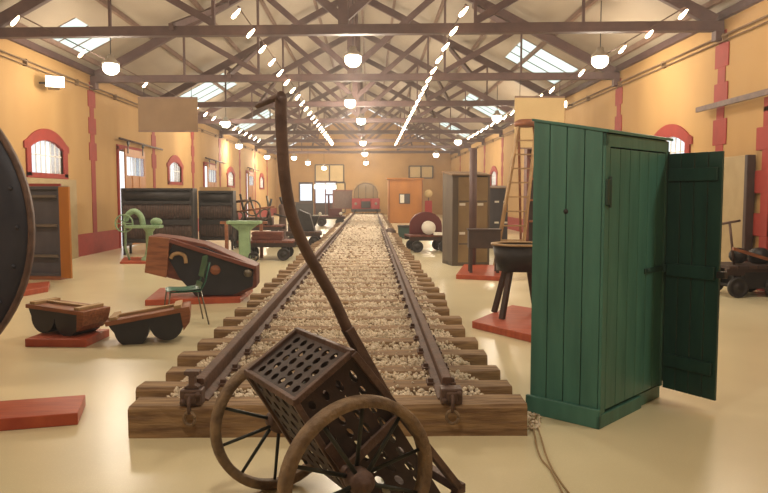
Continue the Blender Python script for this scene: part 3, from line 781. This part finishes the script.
# ------------------------------------------------------------------ long black racks
def rack(label,x0,x1,y,h,pale):
    t=thing('slatted_rack',label,'rack',((x0+x1)/2,y,0),math.radians(3),'slatted racks along the left')
    w=(x1-x0)/2
    for sx in (-1,1):
        MB().box(sx*w-.05,sx*w+.05,-.35,.35,.25,h).build('end_frame','dark',t,.01)
        for yy in (-.3,.3): MB().box(sx*w-.03,sx*w+.03,yy-.03,yy+.03,0,.25).build('leg','dark',t)
    def trough(z,hh,m_):
        pts=[(-.35+.02*k_, 0) for k_ in range(1)]
        pr=[(-.32-.06*math.sin(PI*k_/8), z-hh*k_/8) for k_ in range(9)]
        pr2=[(u+.03,v) for u,v in pr]
        return MB().band(pr,pr2,(-w,w),lambda u,v,w_:(w_,u,v))
    for z,hh in ((h-.42,.42),(h-.98,.42)):
        o=trough(z,hh,0).build('slatted_panel','rust',t)
        n=int((x1-x0)/.07); m=MB()
        for i in range(n):
            x=-w+(i+.5)*(x1-x0)/n
            pr=[(-.35-.06*math.sin(PI*k_/6), z-hh*k_/6) for k_ in range(7)]
            m.tube([(x,u,v) for u,v in pr],.012,5)
        m.build('slats','brownboard' if False else 'woodd',o)
    MB().lathe([(.001,-w),(.16,-w),(.16,w),(.001,w)],(0,-.22,h-.2),'x',20).build('roller','dark',t)
    MB().box(-w,w,-.42,-.30,h-.06,h).box(-w,w,-.40,-.34,h-.44,h-.36).build('top_rail','dark',t,.005)
    MB().box(-w,w,-.42,-.32,h-1.02,h-.88).box(-w,w,-.4,-.3,h-1.5,h-1.42).build('middle_rail','dark',t,.005)
    MB().box(-w,w,.25,.3,.3,h).build('back_sheet','woodd',t)
    if pale: MB().box(-w,w,-.43,-.30,h,h+.11).build('pale_strip','woodl',t)
    return t
rack('long black slatted rack on the left, behind the pale green press',P(127,200,20.5).x,P(193,200,20.5).x,20.5,1.86,False)
rack('shorter black slatted rack with a pale strip along its top',P(200,200,22).x,P(231,200,22).x,22.3,1.80,True)

# ------------------------------------------------------------------ pale green machines
p=G(150,262)
t=thing('green_press','pale green iron press with handwheel and curved arm on a small table','machine',(p.x,p.y,.05))
k2=p.y/F
MB().lathe([(.22,0),(.2,.05),(.12,.12),(.09,.3),(.09,.7),(.16,.8)],n=20).build('pedestal','lgreen',t)
MB().box(-.55,.3,-.2,.2,.8,.87).build('table','lgreen',t,.01)
MB().tube(cr([(-.15,0,.87),(-.2,0,1.1),(-.35,0,1.22),(-.5,0,1.15),(-.58,0,.98)]),[.07]*20+[.06],10).build('arm','lgreen',t)
MB().lathe([(.2,-.02),(.23,-.02),(.23,.02),(.2,.02)],(-.58,-.12,.92),'y',24,True).build('handwheel','lgreen',t)
m=MB()
for k_ in range(4): a=PI*k_/4; m.tube([(-.58-.21*math.cos(a),-.12,.92-.21*math.sin(a)),(-.58+.21*math.cos(a),-.12,.92+.21*math.sin(a))],.012,6)
m.build('handwheel_spokes','lgreen',t)
MB().sphere((.18,0,.95),.11,12,(1.4,1,1)).build('cap','lgreen',t)
MB().tube([(-.58,0,.87),(-.6,0,.3),(-.5,0,0)],.03,8).build('support','lgreen',t)
p=G(245,262)
t=thing('green_pedestal','pale green iron pedestal with flat T-shaped top beside the track','machine',(p.x,p.y,0))
MB().box(-.13,.13,-.12,.12,0,.95).box(-.18,.18,-.16,.16,0,.06).build('column','lgreen',t,.02)
MB().box(-.42,.42,-.18,.18,.95,1.03).prism([(-.35,.95),(.35,.95),(.13,.78),(-.13,.78)],(-.1,.1)).build('table_top','lgreen',t,.01)
MB().lathe([(.09,-.02),(.13,-.02),(.13,.02),(.09,.02)],(.24,-.14,.14),'y',20,True).lathe([(.001,-.03),(.03,-.03),(.03,.12),(.001,.12)],(.24,-.14,.14),'y',10).build('small_wheel','dark',t)

# ------------------------------------------------------------------ trolleys
def trolley(name,label,loc,rz,L,W,h,deckm='woodr',wr=.16,group=None,cat='trolley'):
    t=thing(name,label,cat,loc,rz,group)
    m=MB(); n=max(3,int(L/.16))
    for i in range(n): m.box(-L/2+L*i/n+.006,-L/2+L*(i+1)/n-.006,-W/2,W/2,h-.05,h)
    m.build('deck',deckm,t)
    MB().box(-L/2,L/2,-W/2+.05,-W/2+.12,h-.16,h-.05).build('side_frame','woodd',t,.005); MB().box(-L/2,L/2,W/2-.12,W/2-.05,h-.16,h-.05).build('side_frame','woodd',t,.005)
    for sx in (-1,1):
        MB().tube([(sx*L*.32,-W/2,wr),(sx*L*.32,W/2,wr)],.03,8).build('axle','dark',t)
        for sy_ in (-1,1):
            y=sy_*(W/2-.02)
            w=MB().lathe([(.001,-.03),(.05,-.05),(.06,-.02),(wr*.75,-.02),(wr*.8,-.03),(wr,-.03),(wr,.03),(wr*.8,.03),(wr*.75,.02),(.06,.02),(.05,.05),(.001,.03)],(sx*L*.32,y,wr),'y',24).build('wheel','dark',t)
            MB().box(sx*L*.32-.06,sx*L*.32+.06,y*.8-.04,y*.8+.04,wr-.04,h-.16).build('axle_box','dark',t)
    return t
def gx(px,py): v=G(px,py); return (v.x,v.y,0)
trolley('flat_trolley','low brown flat trolley on black wheels, just left of the curved handle',gx(268,259),0,1.45,1.0,.5)
p=G(268,259)
m=MB(); m.box(-.38,.38,-.25,.25,0,.22).box(-.4,.4,-.27,-.25,.05,.09).box(-.4,.4,-.27,-.25,.15,.19); o=m.build('wooden_crate','woodr'); o.location=(p.x+.02,p.y-.05,.502); tag(o,'brown wooden crate on the low flat trolley','crate')
t2=trolley('lever_trolley','brown trolley crowded with upright grey levers, behind the low flat trolley',(G(258,250).x-.25,G(258,250).y+1.6,0),0,1.7,1.1,.7,'woodr',.2)
for i,(a,b) in enumerate((((-.8,-.3,.7),(-1.0,-.3,1.75)),((-.55,-.3,.7),(-.75,-.3,1.8)),((-.3,-.3,.7),(-.5,-.3,1.7)),((.1,-.3,.7),(-.2,-.3,1.6)),((.3,-.3,.7),(.5,-.3,1.55)),((.5,-.3,.7),(.35,-.3,1.65)))):
    MB().tube([a,b],.035,8).build('lever','steel' if i%2 else 'dark',t2)
MB().lathe([(.22,-.03),(.27,-.03),(.27,.03),(.22,.03)],(-.1,-.34,1.25),'y',24,True).lathe([(.14,-.03),(.18,-.03),(.18,.03),(.14,.03)],(.3,-.36,1.05),'y',20,True).build('gear_ring','grey',t2)
MB().box(-.5,.5,-.25,.25,.7,.95).build('gear_case','rust',t2,.02)
MB().lathe([(.12,-.03),(.17,-.03),(.17,.03),(.12,.03)],(-.55,-.34,1.0),'y',20,True).build('gear_ring','steel',t2)
MB().tube([(-.85,-.35,1.1),(.6,-.35,1.3)],.03,8).build('cross_shaft','woodb',t2)
MB().tube([(-.65,-.4,.7),(-.65,-.4,1.45)],.05,8).tube([(-.65,-.4,1.45),(-.25,-.4,1.5)],.04,8).build('pump_column','rust',t2)
q5=G(276,245); t=thing('iron_jack','purplish brown tapered iron jack column, just left of the curved handle','jack',(q5.x,q5.y+1.9,0))
MB().lathe([(.001,0),(.3,0),(.28,.08),(.16,.2),(.12,.9),(.15,1.25),(.1,1.35),(.001,1.35)],n=20).build('column','rust',t); MB().tube([(0,0,1.35),(-.08,0,1.6)],.05,8).build('screw','dark',t); MB().tube([(-.3,-.16,1.0),(.25,-.16,.85)],.03,8).build('crank','dark',t)
o=MB().box(-.62,.62,-.06,.06,0,.07).box(-.5,-.42,-.05,.05,-.9,0).box(.42,.5,-.05,.05,-.9,0).build('wooden_trestle','woodb',None,.005); v=G(240,262); o.location=(v.x-.1,v.y+1.2,.92); o.location.z=.902; tag(o,'orange brown wooden trestle between the black racks and green pedestal','trestle')
# barrow machine beyond
p=G(307,243)
t=thing('black_barrow','black iron barrow tub with spoked wheel, right of the curved handle','barrow',(p.x,p.y,0))
MB().prism([(-.45,.95),(.45,.95),(.3,.6),(-.3,.6)],(-.3,.3)).build('tub','dark',t,.01)
for sx in (-.25,.25): MB().tube([(sx,0,.6),(sx*1.4,0,0)],.03,8).build('leg','dark',t)
MB().lathe([(.2,-.02),(.25,-.02),(.25,.02),(.2,.02)],(-.28,-.34,.55),'y',24,True).build('wheel_rim','grey',t)
m=MB()
for k_ in range(4): a=PI*k_/4+.2; m.tube([(-.28-.22*math.cos(a),-.34,.55-.22*math.sin(a)),(-.28+.22*math.cos(a),-.34,.55+.22*math.sin(a))],.012,6)
m.tube([(-.28,-.4,.55),(-.28,.0,.62)],.03,8); m.build('wheel_spokes','grey',t)
p=G(331,226)
t=trolley('rail_velocipede','dark red small rail trolley with upright column near the lit doorway',(p.x,p.y,0),0,1.5,1.0,.55,'darkred',.22)
MB().tube([(-.1,0,.55),(-.12,0,1.7)],.05,8).build('column','darkred',t); MB().box(-.3,.1,-.05,.05,1.65,1.72).build('crossbar','darkred',t)
MB().box(-.1,.6,-.25,.25,.55,.95).build('engine_box','darkred',t,.02)
for x in (-.55,.55): MB().sphere((x,-.52,.68),.09,12).build('headlamp','white',t)
p=G(288,250)
t=trolley('short_trolley','small dark trolley between the curved handle and the track edge',(p.x+.35,p.y+1.6,0),0,1.1,.9,.5,'rust',.18)
MB().prism([(-.4,.5),(.35,.5),(.2,1.05),(-.15,1.2)],(-.2,.2)).build('engine_hood','dark',t,.02)
MB().box(-.5,-.3,-.3,.3,.5,.75).build('seat','woodd',t,.02)
# display board at the end
t=thing('display_board','dark framed display board at the end wall left of the red railcar','board',(G(343,216).x,57.5,0))
MB().box(-.75,.75,0,.06,.6,2.0).build('picture_panel','rust',t)
m=MB(); m.box(-.82,.82,-.03,.07,1.98,2.08).box(-.82,.82,-.03,.07,.55,.63).box(-.82,-.74,-.03,.07,0,2.08).box(.74,.82,-.03,.07,0,2.08); m.build('frame','woodr',t)
# potted shrub by the door
t=thing('dark_chest','dark low chest below the far left window of the end wall','chest',(-5.3,58.5,0)); MB().box(-.7,.7,-.3,.3,.1,1.0).build('body','dark',t,.02); MB().box(-.75,.75,-.33,.33,1.0,1.1).build('lid','woodd',t,.01)
for sx in (-.6,.6): MB().box(sx-.06,sx+.06,-.25,.25,0,.1).build('foot','dark',t)

# ------------------------------------------------------------------ red railcar
Yl=54.0
t=thing('railcar','red railcar with domed glazed front standing at the far end of the track','railcar',(TX+.02,Yl,0))
k_r=2.25
def dome(w,z0,zs,za,n=14):
    return [(-w,z0),(-w,zs)]+[(-w*math.cos(PI*i/n),zs+(za-zs)*math.sin(PI*i/n)) for i in range(1,n)]+[(w,zs),(w,z0)]
MB().prism(dome(1.0,1.2,1.75,2.72),(.06,3.4)).build('cab_shell','rust',t,.03)
MB().prism(dome(.86,1.3,1.75,2.52),(0,.07)).build('windscreen','cabglass',t)
MB().band(dome(1.02,1.22,1.75,2.74),dome(.9,1.3,1.75,2.58),(-.04,.1)).build('window_frame','woodl',t)
MB().box(-1.04,-.38,-.08,3.4,.62,1.42).box(.38,1.04,-.08,3.4,.62,1.42).box(-.38,.38,-.03,3.4,.62,1.42).build('lower_body','locored',t,.04)
MB().box(-.34,.34,-.1,-.03,.7,1.2).build('grille','dark',t)
m=MB()
for x in (-.55,0,.55): m.box(x-.02,x+.02,-.03,.0,1.35,2.4)
m.build('glazing_bar','woodd',t)
MB().box(-1.1,1.1,-.15,-.02,.42,.62).build('buffer_beam','dark',t)
for sx in (-1,1):
    MB().sphere((sx*.75,-.12,1.02),.11,12).build('headlamp','shade',t)
    MB().lathe([(.001,-.25),(.1,-.25),(.1,-.02)],(sx*.8,-.1,.55),'y',16).build('buffer','dark',t)
    for y in (.6,2.6): MB().lathe([(.001,-.06),(.3,-.06),(.33,0),(.3,.06),(.001,.06)],(sx*.875,y,ST+.162+.3),'x',24).build('wheel','dark',t)

# ------------------------------------------------------------------ right side background
p=G(405,223)
t=thing('orange_booth','orange brown wooden booth with small double window, right of the far track','booth',(p.x,p.y,0))
MB().box(-1.0,1.05,0,1.6,0,2.6).build('booth_walls','orange',t,.02); MB().box(-1.08,1.12,-.08,1.7,2.6,2.68).build('roof_board','orange',t)
w=MB().box(-.35,.3,-.03,.02,1.15,1.75).build('window_frame','woodd',t); MB().box(-.3,-.05,-.04,-.03,1.2,1.7).build('pane','white',w); MB().box(0,.25,-.04,-.03,1.2,1.7).build('pane','greyb',w)
MB().box(-.98,-.93,-.03,0,0,2.6).box(1.0,1.05,-.03,0,0,2.6).build('corner_post','woodb',t)
p=G(427,224); t=thing('red_sign_post','red and cream painted board standing beside the orange booth','board',(p.x,p.y-1,0)); MB().box(-.2,.2,0,.06,.5,1.35).build('red_panel','locored',t); MB().lathe([(.001,-.02),(.22,-.02),(.22,.04),(.001,.04)],(0,.02,1.75),'y',20).build('round_face','cream',t); MB().box(-.03,.03,.01,.05,0,1.6).build('post','woodd',t)
p=G(425,252)
t=trolley('brown_trolley','brown wooden trolley with arched back, left of the olive locker',(p.x+.1,p.y+.3,0),math.radians(8),1.25,.9,.5,'woodr',.17)
a=[(-.5,.5)]+[(-.5*math.cos(PI*i/10),.75+.42*math.sin(PI*i/10)) for i in range(11)]+[(.5,.5)]
MB().prism(a,(.25,.33)).build('arched_back','darkred',t,.01)
o=MB().lathe([(.001,-.2),(.19,-.2),(.2,-.17),(.2,.17),(.19,.2),(.001,.2)],(0,0,.2),'y',24).build('white_drum','white'); o.location=(p.x+.12,p.y+.25,.502); tag(o,'white drum lying on the brown trolley with the arched back','drum')
o=MB().box(-.18,.18,-.1,.1,0,.08).build('white_box','white',None,.01); o.location=(p.x+.42,p.y-.1,.502); tag(o,'small white box on the brown trolley in front of the drum','box')
p=G(402,238)
t=thing('dark_toolbox','low dark green toolbox on the floor before the orange booth','toolbox',(p.x+.3,p.y,0)); MB().box(-.45,.45,-.25,.25,0,.42).build('body','greend',t,.02); MB().box(-.47,.47,-.27,.27,.42,.5).build('lid','dark',t,.01)
o=MB().sphere((0,0,.2),.22,14,(1,1,.9)).build('rusty_ball','rust'); o.location=(p.x-.45,p.y+.1,0.0); tag(o,'round rusty iron ball beside the dark green toolbox','iron ball')

# dark box on legs + pole
p=G(485,273,.09)
t=thing('box_stand','dark wooden box on four legs standing on a small red platform','stand',(p.x,p.y+.2,.09),math.radians(-4))
MB().box(-.32,.32,-.22,.22,.5,.86).build('box','woodd',t,.01); MB().box(-.34,.34,-.24,.24,.86,.89).build('top','woodd',t,.005)
for sx in (-1,1):
    for sy_ in (-1,1): MB().box(sx*.27-.03,sx*.27+.03,sy_*.17-.03,sy_*.17+.03,0,.5).build('leg','woodd',t)
v=P(473,200,16.3); t=thing('dark_pole','dark round pole standing in front of the olive locker','pole',(v.x,16.3,0))
MB().tube([(0,0,0),(0,0,2.72)],.085,14).build('shaft','truss',t); MB().lathe([(.001,.05),(.2,.05),(.2,0),(.001,0)],n=20).build('base','dark',t)
# tub on splayed legs
p=G(512,317,.09)
t=thing('legged_tub','dark round tub with pale rim on splayed wooden legs, left of the green locker','tub',(p.x+.12,p.y+.12,.09))
MB().lathe([(.001,.60),(.30,.60),(.36,.93),(.34,.93),(.29,.63),(.001,.63)],n=36).build('bowl','dark',t)
MB().lathe([(.32,.93),(.38,.93),(.38,.955),(.32,.955)],n=36,closed=True).build('rim','woodl',t)
MB().lathe([(.001,.90),(.33,.90),(.33,.92),(.001,.92)],n=36).build('lid','woodd',t)
for k_ in range(4):
    a=PI/4+PI/2*k_; c,s_=math.cos(a),math.sin(a)
    MB().beam((c*.22,s_*.22,.62),(c*.40,s_*.40,0),.06,.06).build('leg','woodd',t)
# step ladder with round top
v=P(527,118,16.8)
t=thing('step_ladder','tall wooden step ladder with round seat on top, behind the tub','ladder',(v.x,16.8,0))
zt=v.z-.2
for sx in (-1,1):
    MB().beam((sx*.2-.0,-.05,zt),(-.55+sx*.3,-.75,0),.05,.09).build('front_stile','woodl',t)
    MB().beam((sx*.18,.05,zt),(.35+sx*.28,.75,0),.05,.07).build('rear_stile','woodb',t)
for k_ in range(1,10):
    f_=k_/10.; y=-.05-.7*f_; xc=-.55*f_; hw2=.2+.1*f_; MB().box(xc-hw2,xc+hw2,y-.05,y+.05,zt*(1-f_)-.015,zt*(1-f_)+.015).build('rung','woodl',t)
MB().lathe([(.001,0),(.26,0),(.30,.04),(.30,.10),(.2,.16),(.001,.18)],(0,0,zt),n=24).build('round_seat','woodb',t)
# brown shelving behind ladder
v=P(545,140,20.5)
t=thing('brown_shelving','tall red brown wooden shelving behind the step ladder','shelf',(P(548,200,20.5).x,20.5,0))
for sx in (-.62,.62): MB().box(sx-.04,sx+.04,-.2,.2,0,3.3).build('upright','woodr',t)
for z in (.3,.9,1.5,2.1,2.7,3.26): MB().box(-.6,.6,-.2,.2,z,z+.05).build('shelf','woodb',t)
MB().box(-.6,.6,.18,.2,0,3.3).build('back_sheet','woodd',t)
# hanging boards
def hang(label,x0,x1,y,z0,z1,m_):
    t=thing('hanging_board',label,'board',((x0+x1)/2,y,z0)); w=(x1-x0)/2; h=z1-z0
    MB().box(-w,w,-.02,.02,0,h).build('panel',m_,t); MB().box(-w,w,-.035,.035,h-.05,h).build('batten','purlin',t); MB().box(-w,w,-.035,.035,0,.04).build('batten','purlin',t)
    for sx in (-1,1): MB().tube([(sx*w*.8,0,h),(sx*w*.8,0,4.82-z0)],.008,6).build('hanging_wire','dark',t)
a=P(138,97,20.3); b=P(198,132,20.3); hang('brown board hanging from the roof trusses at the upper left',a.x,b.x,20.3,b.z,a.z,'brownboard')
a=P(512,98,20.3); b=P(560,150,20.3); hang('cream board hanging from the roof trusses behind the step ladder',a.x,b.x,19.9,b.z,a.z,'cream')

# ------------------------------------------------------------------ hand trolley at right wall
tx,ty=6.03,11.9
t=trolley('platform_trolley','old black wheeled hand trolley with lever by the right wall','' and None or (tx+.25,ty,0),math.radians(4),1.0,.75,.52,'woodd',.17)
MB().box(-.2,.48,-.33,.33,.14,.42).build('gear_case','dark',t,.02)
MB().tube([(-.25,-.1,.52),(-.38,-.15,1.22)],.022,8).build('lever','rust',t)
MB().tube([(-.56,-.15,1.19),(-.20,-.15,1.25)],.02,8).build('t_handle','rust',t)
MB().sphere((-.12,0,.66),.15,14,(1,1,.9)).build('lamp_housing','dark',t); MB().sphere((.28,.05,.64),.19,14,(1,1,.8)).build('round_tank','dark',t)
MB().beam((-.40,-.3,.80),(.48,-.3,.54),.05,.05).build('side_pole','woodb',t)
# thin tall board left of it is the door leaf; cable on floor
m=MB()
c1=[(529,416),(536,424),(541,438),(546,455),(553,470),(562,484),(572,497)]
c2=[(529,418),(534,432),(537,448),(542,460),(549,468),(556,480),(563,494)]
for c in (c1,c2): m.tube(cr([tuple(G(x,y,.008)) for x,y in c]),.006,6)
m.tube(cr([tuple(G(x,y,.008)) for x,y in [(529,416),(533,412),(536,416),(533,421),(530,424)]]),.006,6)
tag(m.build('cable','rope'),'thin dusty cable trailing over the floor in front of the green locker','cable')

# ------------------------------------------------------------------ world & view
hm=bpy.data.materials.new('added_glow_haze'); hm.use_nodes=True; nt=hm.node_tree; nt.nodes.clear()  # haze volume added to imitate a soft glow round the lamps
ho=nt.nodes.new('ShaderNodeOutputMaterial'); hv=nt.nodes.new('ShaderNodeVolumeScatter'); hv.inputs['Density'].default_value=HAZE; hv.inputs['Color'].default_value=(1,.95,.9,1); hv.inputs['Anisotropy'].default_value=.5
nt.links.new(hv.outputs[0],ho.inputs['Volume'])
if HAZE>0:
    o=MB().prism([(XL-1.2,-.6),(XR+1.2,-.6),(XR+1.2,HW+.6),(XM,HR+1),(XL-1.2,HW+.6)],(YB-1.2,YF+1.2)).build('haze',hm); o['label']='thin warm haze added through the whole hall for a soft glow'; o['category']='haze'; o['kind']='stuff'
w=bpy.data.worlds.new('world'); bpy.context.scene.world=w; w.use_nodes=True
bg=w.node_tree.nodes['Background']; bg.inputs[0].default_value=(.93,.97,1,1); bg.inputs[1].default_value=1.4
vs_=bpy.context.scene.view_settings
vs_.view_transform='Standard'; vs_.look='None'; vs_.gamma=1; vs_.use_curve_mapping=False; vs_.exposure=0.15
